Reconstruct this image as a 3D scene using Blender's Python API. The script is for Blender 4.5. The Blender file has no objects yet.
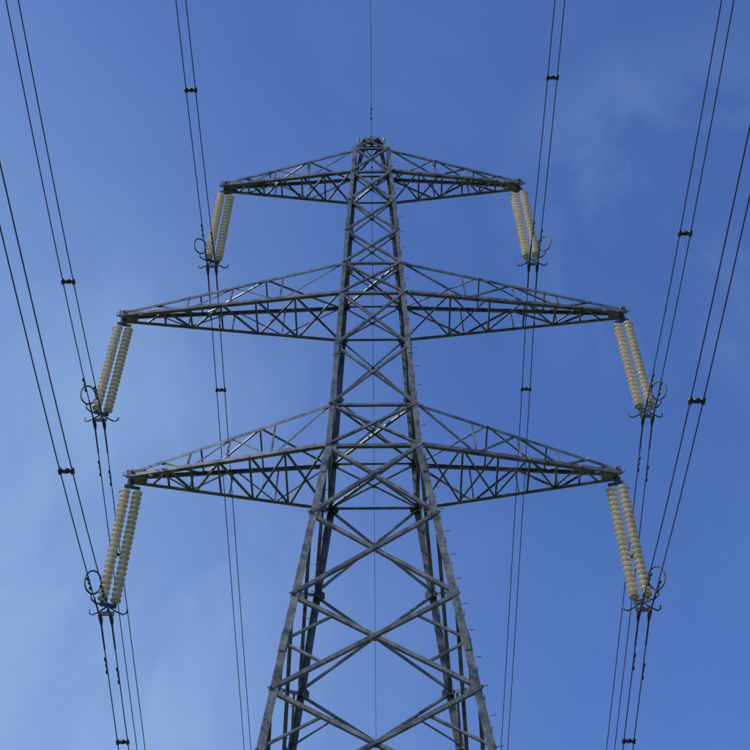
import bpy, math, random
from mathutils import Vector, Matrix
random.seed(7)
scene = bpy.context.scene
V = Vector
CH = 1.6          # eye height
D = 26.0          # camera to tower axis

# ------------------------------------------------------------------ materials
def steel(name, c1, c2, rough=0.6, metal=0.25, scale=1.5, coat=0.0):
    m = bpy.data.materials.new(name); m.use_nodes = True
    nt = m.node_tree; b = nt.nodes['Principled BSDF']
    tc = nt.nodes.new('ShaderNodeTexCoord')
    n = nt.nodes.new('ShaderNodeTexNoise'); n.inputs['Scale'].default_value = scale
    n.inputs['Detail'].default_value = 9; n.inputs['Roughness'].default_value = 0.75
    r = nt.nodes.new('ShaderNodeValToRGB')
    r.color_ramp.elements[0].position = 0.38; r.color_ramp.elements[1].position = 0.64
    r.color_ramp.elements[0].color = (*c1, 1); r.color_ramp.elements[1].color = (*c2, 1)
    n2 = nt.nodes.new('ShaderNodeTexNoise'); n2.inputs['Scale'].default_value = 30
    bp = nt.nodes.new('ShaderNodeBump'); bp.inputs['Strength'].default_value = 0.2
    bp.inputs['Distance'].default_value = 0.004
    L = nt.links
    L.new(tc.outputs['Object'], n.inputs['Vector']); L.new(tc.outputs['Object'], n2.inputs['Vector'])
    L.new(n.outputs['Fac'], r.inputs['Fac']); L.new(r.outputs['Color'], b.inputs['Base Color'])
    L.new(n2.outputs['Fac'], bp.inputs['Height']); L.new(bp.outputs['Normal'], b.inputs['Normal'])
    b.inputs['Roughness'].default_value = rough; b.inputs['Metallic'].default_value = metal
    b.inputs['Coat Weight'].default_value = coat; b.inputs['Coat Roughness'].default_value = 0.08
    return m
M_STEEL = steel('weathered_galvanised_steel', (0.032, 0.035, 0.035), (0.17, 0.175, 0.168), 0.45, 0.15, 2.6)
M_DARK = steel('dark_fittings', (0.02, 0.02, 0.022), (0.05, 0.05, 0.055), 0.5, 0.4, 6)
M_WIRE = steel('aged_aluminium_conductor', (0.035, 0.035, 0.04), (0.07, 0.07, 0.078), 0.55, 0.4, 3)
M_DISC = steel('insulator_glaze', (0.64, 0.56, 0.44), (0.85, 0.77, 0.64), 0.2, 0.0, 7, 0.9)
M_CONC = steel('concrete', (0.25, 0.24, 0.22), (0.38, 0.37, 0.34), 0.9, 0.0, 2)

# ------------------------------------------------------------------ mesh builder
class MB:
    def __init__(s): s.v = []; s.f = []; s.m = []; s.sm = []
    def add(s, vs, fs, mi=0, smooth=False):
        o = len(s.v); s.v += [tuple(x) for x in vs]
        for f in fs:
            s.f.append([i + o for i in f]); s.m.append(mi); s.sm.append(smooth)
    def angle(s, p, q, w, t, u, n, mi=0):
        p = V(p); q = V(q); d = (q - p).normalized()
        u = V(u); u = (u - d * u.dot(d)).normalized()
        n = V(n); n = n - d * n.dot(d); n = (n - u * n.dot(u)).normalized()
        pr = [(0, 0), (w, 0), (w, t), (t, t), (t, w), (0, w)]
        vs = [p + u * a + n * b for a, b in pr] + [q + u * a + n * b for a, b in pr]
        fs = [[i, (i + 1) % 6, (i + 1) % 6 + 6, i + 6] for i in range(6)]
        fs += [[3, 2, 1, 0], [0, 5, 4, 3], [6, 7, 8, 9], [9, 10, 11, 6]]
        s.add(vs, fs, mi)
    def box(s, c, ax, ay, az, mi=0):
        c = V(c); ax = V(ax); ay = V(ay); az = V(az)
        vs = [c + ax * i + ay * j + az * k for i in (-1, 1) for j in (-1, 1) for k in (-1, 1)]
        fs = [[0, 1, 3, 2], [4, 6, 7, 5], [0, 4, 5, 1], [2, 3, 7, 6], [0, 2, 6, 4], [1, 5, 7, 3]]
        s.add(vs, fs, mi)
    def tube(s, pts, r, n=8, mi=0, closed=False, caps=True):
        pts = [V(p) for p in pts]; N = len(pts)
        rr = r if isinstance(r, (list, tuple)) else [r] * N
        vs = []; prev = None
        for i, p in enumerate(pts):
            if closed: d = pts[(i + 1) % N] - pts[i - 1]
            else: d = pts[min(i + 1, N - 1)] - pts[max(i - 1, 0)]
            d.normalize()
            if prev is None:
                a = V((0, 0, 1)) if abs(d.z) < 0.9 else V((1, 0, 0))
            else: a = prev
            u = (a - d * a.dot(d)).normalized(); prev = u; w = d.cross(u)
            for k in range(n):
                an = 2 * math.pi * k / n
                vs.append(p + (u * math.cos(an) + w * math.sin(an)) * rr[i])
        fs = []
        for i in range(N if closed else N - 1):
            j = (i + 1) % N
            for k in range(n):
                l = (k + 1) % n
                fs.append([i * n + k, i * n + l, j * n + l, j * n + k])
        if not closed and caps:
            fs.append(list(range(n))[::-1]); fs.append([(N - 1) * n + k for k in range(n)])
        s.add(vs, fs, mi, True)
    def lathe(s, o, prof, n=20, mi=0):
        o = V(o); vs = []
        for r, z in prof:
            for k in range(n):
                a = 2 * math.pi * k / n
                vs.append(o + V((r * math.cos(a), r * math.sin(a), z)))
        fs = []
        for i in range(len(prof) - 1):
            for k in range(n):
                l = (k + 1) % n
                fs.append([i * n + l, i * n + k, (i + 1) * n + k, (i + 1) * n + l])
        s.add(vs, fs, mi, True)
    def obj(s, name, mats, parent=None, loc=(0, 0, 0)):
        me = bpy.data.meshes.new(name); me.from_pydata(s.v, [], s.f)
        for m in mats: me.materials.append(m)
        me.polygons.foreach_set('material_index', s.m)
        me.polygons.foreach_set('use_smooth', s.sm)
        me.update()
        o = bpy.data.objects.new(name, me); o.location = loc
        scene.collection.objects.link(o)
        if parent: o.parent = parent
        return o
def empty(name, loc=(0, 0, 0)):
    e = bpy.data.objects.new(name, None); e.location = loc
    scene.collection.objects.link(e); return e

# ------------------------------------------------------------------ pylon
pylon = empty('electricity_pylon')
Z = lambda h: h + CH
HL, HM, HT = 25.1, 31.25, 37.45         # crossarm lower chord heights above the eye
prof = [(-CH, 4.36), (HL, 1.15), (HM, 0.89), (38.8, 0.57)]
def hw(h):
    for (a, x), (b, y) in zip(prof, prof[1:]):
        if h <= b: return x + (y - x) * (h - a) / (b - a)
    return prof[-1][1]
def corner(i, h):
    sx, sy = [(-1, -1), (1, -1), (1, 1), (-1, 1)][i % 4]
    a = hw(h); return V((sx * a, sy * a, Z(h)))
fn = [V((0, -1, 0)), V((1, 0, 0)), V((0, 1, 0)), V((-1, 0, 0))]

legs = MB()
for i in range(4):
    sx, sy = [(-1, -1), (1, -1), (1, 1), (-1, 1)][i]
    for (a, _), (b, _), w in zip(prof, prof[1:], (0.165, 0.13, 0.105)):
        legs.angle(corner(i, a if a > 0 else a + 0.25), corner(i, b), w, 0.014, (-sx, 0, 0), (0, -sy, 0))
    for h in (5.0, 12.0, 18.7, 24.4, 28.9, 34.6):
        c = corner(i, h); w = 0.07 if h < 25 else 0.05
        e = V((corner(i, h + .3) - corner(i, h - .3))) * .5
        legs.box(c + V((-sx * (w + .006), sy * 0.009, 0)), (w * 0.9, 0, 0), (0, 0.007, 0), e)
        legs.box(c + V((sx * 0.009, -sy * (w + .006), 0)), (0.007, 0, 0), (0, w * 0.9, 0), e)
legs.obj('legs', [M_STEEL], pylon)

br = MB()
cnt = 0
def member(p, q, n, w, t=0.008, off=0.0):
    global cnt; cnt += 1
    p = V(p); q = V(q); n = V(n)
    d = (q - p).normalized(); u = n.cross(d)
    if u.z < 0: u = -u
    o = n * (off + (cnt % 7) * 0.0007)
    br.angle(p + o, q + o, w, t, u, -n)
def gusset(c, n, s, sl=0.12):
    n = V(n); u = n.cross(V((0, 0, 1))).normalized(); v = (V((0, 0, 1)) - n * sl).normalized()
    o = V(c) - n * 0.022
    pts = [(-1, -.5), (-.5, -1), (.5, -1), (1, -.5), (1, .5), (.5, 1), (-.5, 1), (-1, .5)]
    a = [o + u * x * s + v * y * s * 1.2 for x, y in pts]; b = [x - n * 0.01 for x in a]
    fs = [list(range(8))[::-1], list(range(8, 16))] + [[i, (i + 1) % 8, (i + 1) % 8 + 8, i + 8] for i in range(8)]
    br.add(a + b, fs)
levels_low = [-1.2, 3.2, 7.3, 11.0, 14.4, 17.35, 20.0, 22.6, HL]
levels_up = [HL, 26.6, 28.95, HM, 32.65, 34.25, 35.85, HT, 38.8]
for k in range(4):
    n = fn[k]
    for lv, w in ((levels_low, 0.085), (levels_up, 0.062)):
        sl = 0.12 if lv is levels_low else 0.045
        for a, b in zip(lv, lv[1:]):
            A, B, C, E = corner(k, a), corner(k + 1, a), corner(k, b), corner(k + 1, b)
            ww = w if a > 10 or lv is levels_up else 0.1
            member(A, E, n, ww, off=0.009)
            member(B, C, n, ww, off=-0.018)
            s = 0.08 if lv is levels_up else 0.11
            gusset(C + (E - C).normalized() * s * 1.35, n, s, sl); gusset(E + (C - E).normalized() * s * 1.35, n, s, sl)
            ta = (B - A).length / ((B - A).length + (E - C).length)
            X = A + (E - A) * ta
            gusset(X, n, 0.05, sl)
            if lv is levels_low and a < 18:
                m1 = corner(k, (a + b) / 2); m2 = corner(k + 1, (a + b) / 2)
                member(m1, A + (E - A) * ta * 0.5, n, 0.05, 0.006, -0.02)
                member(m2, B + (C - B) * ta * 0.5, n, 0.05, 0.006, -0.02)
                member(m1, C + (B - C) * (1 - ta) * 0.5, n, 0.05, 0.006, -0.02)
                member(m2, E + (A - E) * (1 - ta) * 0.5, n, 0.05, 0.006, -0.02)
    for h, w in ((HL, 0.09), (26.6, 0.07), (HM, 0.08), (32.65, 0.065), (HT, 0.07), (38.8, 0.07), (14.4, 0.08), (3.2, .09)):
        member(corner(k, h), corner(k + 1, h), n, w, off=-0.03)
for h in (HL, 26.6, HM, 32.65, HT, 14.4):
    for a, b in ((0, 2), (1, 3)):
        p, q = corner(a, h), corner(b, h)
        z = V((0, 0, 0.02 + 0.03 * a))
        br.angle(p + z, q + z, 0.06, 0.007, (q - p).cross(V((0, 0, 1))), (0, 0, 1))
br.obj('body_bracing', [M_STEEL], pylon)

pk = MB()
tops = []
for i in range(4):
    sx, sy = [(-1, -1), (1, -1), (1, 1), (-1, 1)][i]
    c = corner(i, 38.8); t = V((sx * 0.27, sy * 0.2, Z(39.95))); tops.append(t)
    pk.angle(c, t, 0.08, 0.01, (-sx, 0, 0), (0, -sy, 0))
for i in range(4):
    a, b = tops[i], tops[(i + 1) % 4]
    pk.angle(a, b, 0.08, 0.01, (0, 0, -1), -fn[i])
    pk.angle(corner(i, 38.8), b, 0.05, 0.007, fn[i].cross(b - corner(i, 38.8)), -fn[i])
    pk.angle(corner(i + 1, 38.8) - fn[i] * 0.01, a - fn[i] * 0.01, 0.05, 0.007, fn[i].cross(a - corner(i + 1, 38.8)), -fn[i])
pk.box((0, 0, Z(39.98)), (0.36, 0, 0), (0, 0.07, 0), (0, 0, 0.025))
pk.box((0.0, 0.0, Z(40.06)), (0.05, 0, 0), (0, 0.16, 0), (0, 0, 0.05))
for sx in (-1, 1):
    pk.tube([(sx * 0.36, 0, Z(39.98)), (sx * 0.42, -.02, Z(40.1)), (sx * 0.4, -.02, Z(40.2))], 0.03)
    pk.box((sx * 0.33, 0, Z(39.9)), (0.05, 0, 0), (0, 0.09, 0), (0, 0, 0.06))
pk.obj('peak', [M_STEEL], pylon)

def crossarm(mb, sgn, h, dz, L, nb, wc=0.1):
    a0 = hw(h); a1 = hw(h + dz); tw = 0.13
    tip = {}
    for sy in (-1, 1):
        lo0 = V((sgn * a0, sy * a0, Z(h))); lo1 = V((sgn * L, sy * tw, Z(h)))
        up0 = V((sgn * a1, sy * a1, Z(h + dz))); up1 = V((sgn * (L - 0.05), sy * (tw - 0.02), Z(h) + 0.2))
        tip[sy] = (lo0, lo1, up0, up1)
        n = V((0, sy, 0))
        mb.angle(lo0, lo1, wc, 0.011, (0, -sy, 0), (0, 0, 1))
        mb.angle(up0, up1, wc * 0.85, 0.010, (0, -sy, 0), (0, 0, -1))
        ts = [0.0, 0.27, 0.5, 0.7, 0.86] if nb == 5 else [0.0, 0.33, 0.6, 0.82]
        lo = lambda t: lo0.lerp(lo1, t); up = lambda t: up0.lerp(up1, t)
        for j in range(len(ts) - 1):
            t0, t1 = ts[j], ts[j + 1]
            ins = n * (-0.016 - 0.002 * j)
            if j > 0:
                mb.angle(lo(t0) + ins, up(t0) + ins, 0.045, 0.006, (sgn, 0, 0), -n)
            p, q = (lo(t0), up(t1)) if j % 2 else (up(t0), lo(t1))
            mb.angle(p + ins * 1.7, q + ins * 1.7, 0.045, 0.006, n.cross(q - p), -n)
    ts = [0.0, 0.2, 0.38, 0.54, 0.68, 0.8, 0.9]
    for idx, w in ((0, 0.05), (2, 0.04)):
        f = lambda sy, t: tip[sy][idx].lerp(tip[sy][idx + 1], t)
        zo = V((0, 0, 0.014 if idx == 0 else -0.014))
        tt = ts if idx == 0 else [0, 0.35, 0.65, 0.86]
        for j in range(len(tt) - 1):
            t0, t1 = tt[j], tt[j + 1]
            if j > 0:
                p, q = f(-1, t0) + zo, f(1, t0) + zo
                mb.angle(p, q, w, 0.006, (sgn, 0, 0), (0, 0, 1))
            s = -1 if j % 2 else 1
            p, q = f(s, t0) + zo * 2, f(-s, t1) + zo * 2
            mb.angle(p, q, w, 0.006, (q - p).cross(V((0, 0, 1))), (0, 0, 1))
            if idx == 0 and j < 2:
                p, q = f(-s, t0) + zo * 3.2, f(s, t1) + zo * 3.2
                mb.angle(p, q, w, 0.006, (q - p).cross(V((0, 0, 1))), (0, 0, 1))
    x = sgn * L
    for sy in (-1, 1):
        mb.box((x - sgn * 0.16, sy * (tw + 0.012), Z(h) + 0.1), (0.24, 0, 0), (0, 0.008, 0), (0, 0, 0.11))
    mb.box((x - sgn * 0.02, 0, Z(h) + 0.06), (0.02, 0, 0), (0, tw, 0), (0, 0, 0.14))
    mb.box((x - sgn * 0.2, 0, Z(h) - 0.012), (0.2, 0, 0), (0, tw, 0), (0, 0, 0.01))
    mb.tube([(x - sgn * 0.05, -0.2, Z(h) + 0.14), (x - sgn * 0.05, 0.2, Z(h) + 0.14)], 0.035)
    mb.tube([(x + sgn * 0.02, -0.06, Z(h) + 0.02), (x + sgn * 0.17, -0.06, Z(h) + 0.12), (x + sgn * 0.17, -0.06, Z(h) + 0.22)], 0.02)
    mb.box((x - sgn * 0.55, -0.2, Z(h) - 0.02), (0.05, 0, 0), (0, 0.03, 0), (0, 0, 0.06))
for nm, h, dz, L, nb in (('bottom_crossarm', HL, 1.5, 5.97, 5), ('middle_crossarm', HM, 1.4, 6.9, 5), ('top_crossarm', HT, 1.25, 4.54, 4)):
    mb = MB()
    for sgn in (-1, 1): crossarm(mb, sgn, h, dz, L, nb)
    mb.obj(nm, [M_STEEL], pylon)

sb = MB()
h = 3.0; hi = 0
while h < 38.6:
    hi += 1
    for i, (dx, dy) in ((1, (1, 0)), (3, (-1, 0))):
        c = corner(i, h)
        if hi % 2: sb.tube([c, c + V((dx * 0.15, 0, 0))], 0.009, 6)
        else: sb.tube([c, c + V((0, (-1 if i == 1 else 1) * 0.15, 0))], 0.009, 6)
    h += 0.38
sb.obj('step_bolts', [M_STEEL], pylon)
ft = MB()
for i in range(4):
    c = corner(i, -CH)
    ft.lathe((c.x, c.y, 0), [(0.0, 0.32), (0.34, 0.32), (0.4, 0.27), (0.45, -0.3)], 4)
f = ft.obj('concrete_footings', [M_CONC], pylon)
for p in f.data.polygons: p.use_smooth = False

# ------------------------------------------------------------------ insulator strings
DP = 0.155
def string(mb, top, bot):
    L = top.z - bot.z; n = int(L / DP); st = L / n
    for i in range(n):
        f = i / n
        o = V((top.x + (bot.x - top.x) * f, top.y + (bot.y - top.y) * f, top.z - i * st))
        k = random.uniform(0.98, 1.01)
        mb.lathe(o, [(0.0, 0), (0.035, -0.002), (0.048, -0.02), (0.05, -0.065)], 12, 1)
        mb.lathe(o, [(0.05, -0.06), (0.075, -0.066), (0.110 * k, -0.080), (0.125 * k, -0.090), (0.123 * k, -0.098),
                     (0.110, -0.094), (0.103, -0.106), (0.090, -0.094), (0.078, -0.110), (0.064, -0.096),
                     (0.05, -0.114), (0.03, -0.1), (0.018, -0.105), (0.016, -st)], 22, 0)
def insulators(h_arm, xa, h_c, xc, sgn):
    mb = MB()
    e = empty('suspension_insulator_string', (sgn * xa, 0, Z(h_arm)))
    T = V((0, 0, -0.02)); B = V((sgn * (xc - xa), 0, h_c - h_arm))
    sx, sy = 0.138, -sgn * 0.04        # the yokes sit slightly skewed, so do the twin strings
    ya = V((sx + 0.045, sy * 1.4, 0)); yt = V((-sy, sx, 0)).normalized() * 0.012
    mb.tube([T + V((0, 0, 0.05)), T + V((0, 0, -0.2))], 0.022, 8, 1)
    mb.box(T + V((0, 0, -0.22)), ya, yt, (0, 0, 0.05), 1)
    ty = T.z - 0.27; by = B.z + 0.45
    bx = B.x
    for s in (-1, 1):
        x0 = s * sx; y0 = s * sy
        mb.tube([V((x0, y0, ty + .06)), V((x0, y0, ty - 0.04))], 0.02, 8, 1)
        string(mb, V((x0, y0, ty - 0.03)), V((x0 + bx, y0, by + 0.03)))
        mb.tube([V((x0 + bx, y0, by + .04)), V((x0 + bx, y0, by - 0.04))], 0.02, 8, 1)
    mb.box(V((bx, 0, by - 0.07)), ya, yt, (0, 0, 0.055), 1)
    mb.tube([V((bx, 0, by - .1)), V((bx, 0, B.z + 0.16))], 0.022, 8, 1)
    mb.box(V((bx, 0, B.z + 0.14)), (0.17, 0, 0), (0, 0.016, 0), (0, 0, 0.05), 1)
    for s in (-1, 1):
        cx = bx + s * 0.12
        mb.tube([V((cx, 0, B.z + 0.14)), V((cx, 0, B.z + 0.02))], 0.018, 8, 1)
        mb.tube([V((cx, -0.2, B.z - 0.03)), V((cx, -0.1, B.z + 0.0)), V((cx, 0, B.z + 0.012)), V((cx, .1, B.z)), V((cx, 0.2, B.z - 0.03))],
                [0.025, 0.042, 0.05, 0.042, 0.025], 8, 1)
    c = V((bx + sgn * 0.40, -0.12, by + 0.5)); pts = []
    for k in range(24):
        a = 2 * math.pi * k / 24
        pts.append(c + V((0.17 * math.cos(a) * sgn, -0.1 * math.cos(a), 0.33 * math.sin(a))))
    mb.tube(pts, 0.021, 7, 1, closed=True)
    mb.tube([V((bx, 0, by - 0.07)), V((bx + sgn * 0.28, -.05, by - 0.05)), V((bx + sgn * 0.38, -.1, by + 0.03)), c + V((0, 0, -0.33))], 0.02, 7, 1)
    mb.tube([c + V((-sgn * 0.17, 0.1, 0)), c + V((-sgn * 0.30, 0.12, 0.06))], 0.016, 6, 1)
    for s in (-1, 1):
        mb.tube([V((bx, 0, by - 0.1)), V((bx + s * 0.2, 0.05, by - 0.22)), V((bx + s * 0.34, 0.1, by - 0.26)), V((bx + s * 0.42, 0.12, by - 0.2)), V((bx + s * 0.43, 0.12, by - 0.1))], 0.019, 6, 1)
    mb.tube([V((0, 0, ty + .05)), V((sgn * 0.22, 0, ty + 0.03)), V((sgn * 0.3, 0, ty - 0.12))], 0.014, 6, 1)
    mb.obj('discs_and_fittings', [M_DISC, M_DARK], e)
PH = [('t', HT, 4.46, 33.45, 4.60), ('m', HM, 6.82, 27.1, 6.98), ('l', HL, 5.88, 20.83, 6.0)]
for _, ha, xa, hc, xc in PH:
    for sgn in (-1, 1): insulators(ha, xa, hc, xc, sgn)

# ------------------------------------------------------------------ conductors
SPAN = 290.0
GN = {'t': 0.02, 'm': 0.015, 'l': 0.045}
def wz(z0, s, near, g=0.045):
    s = abs(s)
    if near:
        return z0 - g * s - 0.125 * 6 * (1 - math.exp(-s / 6)) + g / SPAN * s * s
    return z0 - 0.175 * s + 0.175 / SPAN * s * s
def ypts():
    ys = [0, .2, .5, 1, 2, 3, 4.5, 6, 8, 10, 13, 16, 20, 24, 28, 33, 40, 50, 65, 85, 110, 145, 190, 240, 290]
    return [-y for y in ys[::-1]] + ys[1:]
def spacer(mb, x, y, z, s=0.12):
    for k in (-1, 1):
        mb.tube([(x + k * s, y - 0.06, z), (x + k * s, y + 0.06, z)], 0.045, 8, 1)
        mb.box((x + k * s, y, z - 0.045), (0.02, 0, 0), (0, 0.03, 0), (0, 0, 0.02), 1)
    mb.box((x, y, z), (s, 0, 0), (0, 0.025, 0), (0, 0, 0.025), 1)
    mb.tube([(x - 0.05, y, z), (x, y, z + .01), (x + 0.05, y, z)], 0.055, 8, 1)
def damper(mb, x, y, zf, s=0.14):
    z = zf(y)
    mb.box((x, y, z - 0.04), (0.018, 0, 0), (0, 0.03, 0), (0, 0, 0.05), 1)
    p = [(x, y - 0.2, zf(y - .2) - 0.085), (x, y, z - 0.08), (x, y + 0.2, zf(y + .2) - 0.085)]
    mb.tube(p, 0.007, 6, 1)
    for k in (-1, 1):
        a = V((x, y + k * 0.14, zf(y + k * .14) - 0.085)); b = V((x, y + k * 0.24, zf(y + k * .24) - 0.088))
        mb.tube([a, a.lerp(b, .3), b], [0.02, 0.03, 0.026], 8, 1)
sp = {('t', -1): (6.25, 4.05), ('t', 1): (6.55, 4.1), ('m', -1): (5.0, 4.2), ('m', 1): (6.3, 4.4), ('l', -1): (5.4, 3.8), ('l', 1): (7.3, 3.9)}
for key, ha, xa, hc, xc in PH:
    for sgn in (-1, 1):
        mb = MB(); z0 = Z(hc); x = sgn * xc; g_ = GN[key]
        zf = lambda y: wz(z0, y, y < 0, g_)
        for k in (-1, 1):
            xx = x + k * 0.12
            mb.tube([(xx, y, zf(y)) for y in ypts()], 0.0135, 8, 0)
            mb.tube([(xx, y, zf(y)) for y in (-.9, -.5, -.2, 0, .2, .5, .9)], 0.022, 8, 0)
            for y in (-1.45, 1.45): damper(mb, xx, y + 0.15 * k, zf)
        n_, f_ = sp[(key, sgn)]
        for y in (-n_, f_, -n_ - 38, f_ + 40, -n_ - 80, f_ + 85, -n_ - 125, f_ + 130): spacer(mb, x, y, zf(y))
        mb.obj('power_line', [M_WIRE, M_DARK])
ew = MB(); z0 = Z(40.12)
ew.tube([(0, y, z0 - (0.1 if y < 0 else 0.13) * abs(y) + 0.1 / SPAN * y * y) for y in ypts()], 0.0085, 8, 0)
zf = lambda y: z0 - (0.1 if y < 0 else 0.13) * abs(y)
damper(ew, 0, -1.1, zf); damper(ew, 0, 1.1, zf)
ew.obj('earth_wire', [M_WIRE, M_DARK])

# ------------------------------------------------------------------ ground
gm = bpy.data.materials.new('field_grass'); gm.use_nodes = True
nt = gm.node_tree; b = nt.nodes['Principled BSDF']; b.inputs['Roughness'].default_value = 0.9
tc = nt.nodes.new('ShaderNodeTexCoord'); n1 = nt.nodes.new('ShaderNodeTexNoise'); n1.inputs['Scale'].default_value = 0.15
n1.inputs['Detail'].default_value = 12; n1.inputs['Roughness'].default_value = 0.75
r = nt.nodes.new('ShaderNodeValToRGB'); r.color_ramp.elements[0].color = (0.035, 0.06, 0.018, 1); r.color_ramp.elements[1].color = (0.10, 0.12, 0.045, 1)
r.color_ramp.elements[0].position = .3; r.color_ramp.elements[1].position = .7
nt.links.new(tc.outputs['Object'], n1.inputs['Vector']); nt.links.new(n1.outputs['Fac'], r.inputs['Fac']); nt.links.new(r.outputs['Color'], b.inputs['Base Color'])
g = MB(); N = 40; S = 3000.0
cs = [math.copysign(abs(i / N) ** 2.5, i) * S for i in range(-N, N + 1)]
W = len(cs)
vs = []
for yy in cs:
    for xx in cs:
        rr = math.hypot(xx, yy); k = min(1, max(0, (rr - 40) / 200))
        vs.append((xx, yy, k * (1.2 * math.sin(xx / 90.0) * math.cos(yy / 130.0) - 0.6)))
g.add(vs, [[j * W + i, j * W + i + 1, (j + 1) * W + i + 1, (j + 1) * W + i] for j in range(W - 1) for i in range(W - 1)], 0, True)
g.obj('grass_field', [gm])

# ------------------------------------------------------------------ sky and sun
EL, AZ = math.radians(42), math.radians(-114)     # azimuth clockwise from +Y
w = bpy.data.worlds.new('World'); scene.world = w; w.use_nodes = True
nt = w.node_tree; L = nt.links; bg = nt.nodes['Background']
sky = nt.nodes.new('ShaderNodeTexSky'); sky.sky_type = 'NISHITA'; sky.sun_disc = False
sky.sun_elevation = EL; sky.sun_rotation = AZ; sky.air_density = 1.0; sky.dust_density = 0.6; sky.ozone_density = 2.5
bg.inputs['Strength'].default_value = 0.11
tint = nt.nodes.new('ShaderNodeMix'); tint.data_type = 'RGBA'; tint.blend_type = 'MULTIPLY'
tint.inputs['Factor'].default_value = 1; tint.inputs['B'].default_value = (0.83, 1.11, 1.72, 1)
L.new(sky.outputs['Color'], tint.inputs['A'])
tc = nt.nodes.new('ShaderNodeTexCoord')
def lobe(d, lo, hi):
    dp = nt.nodes.new('ShaderNodeVectorMath'); dp.operation = 'DOT_PRODUCT'
    dp.inputs[1].default_value = V(d).normalized()
    mr = nt.nodes.new('ShaderNodeMapRange'); mr.interpolation_type = 'SMOOTHSTEP'
    mr.inputs['From Min'].default_value = lo; mr.inputs['From Max'].default_value = hi
    L.new(tc.outputs['Generated'], dp.inputs[0]); L.new(dp.outputs['Value'], mr.inputs['Value'])
    return mr.outputs['Result']
def math2(op, a, b, c=None):
    m = nt.nodes.new('ShaderNodeMath'); m.operation = op
    for i, x in enumerate((a, b, c)):
        if x is None: continue
        if isinstance(x, (int, float)): m.inputs[i].default_value = x
        else: L.new(x, m.inputs[i])
    return m.outputs[0]
mp = nt.nodes.new('ShaderNodeMapping'); mp.inputs['Scale'].default_value = (1.0, 1.0, 0.55); mp.inputs['Rotation'].default_value = (0.3, 0.5, 0.2)
n = nt.nodes.new('ShaderNodeTexNoise'); n.inputs['Scale'].default_value = 6.0; n.inputs['Detail'].default_value = 10
n.inputs['Roughness'].default_value = 0.6; n.inputs['Distortion'].default_value = 0.5
rp = nt.nodes.new('ShaderNodeValToRGB'); rp.color_ramp.elements[0].position = 0.40; rp.color_ramp.elements[1].position = 0.75
L.new(tc.outputs['Generated'], mp.inputs['Vector']); L.new(mp.outputs['Vector'], n.inputs['Vector']); L.new(n.outputs['Fac'], rp.inputs['Fac'])
haze = lobe((-0.55, 0.72, 0.42), 0.74, 1.0)
left = lobe((-0.24, 0.72, 0.62), 0.962, 1.0)
right = lobe((0.205, 0.581, 0.789), 0.990, 1.0)
amt = math2('MULTIPLY_ADD', left, 0.40, 0.06)
amt = math2('MULTIPLY_ADD', right, 0.34, amt)
cl = math2('MULTIPLY', rp.outputs['Color'], amt)
fac = math2('MULTIPLY_ADD', haze, 0.60, cl)
mx = nt.nodes.new('ShaderNodeMix'); mx.data_type = 'RGBA'
mx.inputs['B'].default_value = (3.1, 4.7, 7.3, 1)
L.new(fac, mx.inputs['Factor'])
L.new(tint.outputs['Result'], mx.inputs['A']); L.new(mx.outputs['Result'], bg.inputs['Color'])

sd = bpy.data.lights.new('sun', 'SUN'); sd.energy = 5.0; sd.angle = math.radians(0.5); sd.color = (1.0, 0.95, 0.87)
so = bpy.data.objects.new('sun', sd); scene.collection.objects.link(so)
dirv = V((math.sin(AZ) * math.cos(EL), math.cos(AZ) * math.cos(EL), math.sin(EL)))
so.rotation_euler = dirv.to_track_quat('Z', 'Y').to_euler(); so.location = dirv * 80

# ------------------------------------------------------------------ camera
cd = bpy.data.cameras.new('camera'); cam = bpy.data.objects.new('camera', cd); scene.collection.objects.link(cam)
cd.sensor_width = 36; cd.lens = 36 * 1475 / 750; cd.clip_end = 10000; cd.clip_start = 0.05
pitch = math.radians(48)
yaw = math.radians(0.1); roll = math.radians(-0.5)
Mx = Matrix.Rotation(-yaw, 4, 'Z') @ Matrix.Rotation(math.radians(90) + pitch, 4, 'X') @ Matrix.Rotation(roll, 4, 'Z')
cam.matrix_world = Matrix.Translation((0, -D, CH)) @ Mx
scene.camera = cam
scene.view_settings.view_transform = 'Standard'; scene.view_settings.look = 'None'; scene.view_settings.exposure = 0
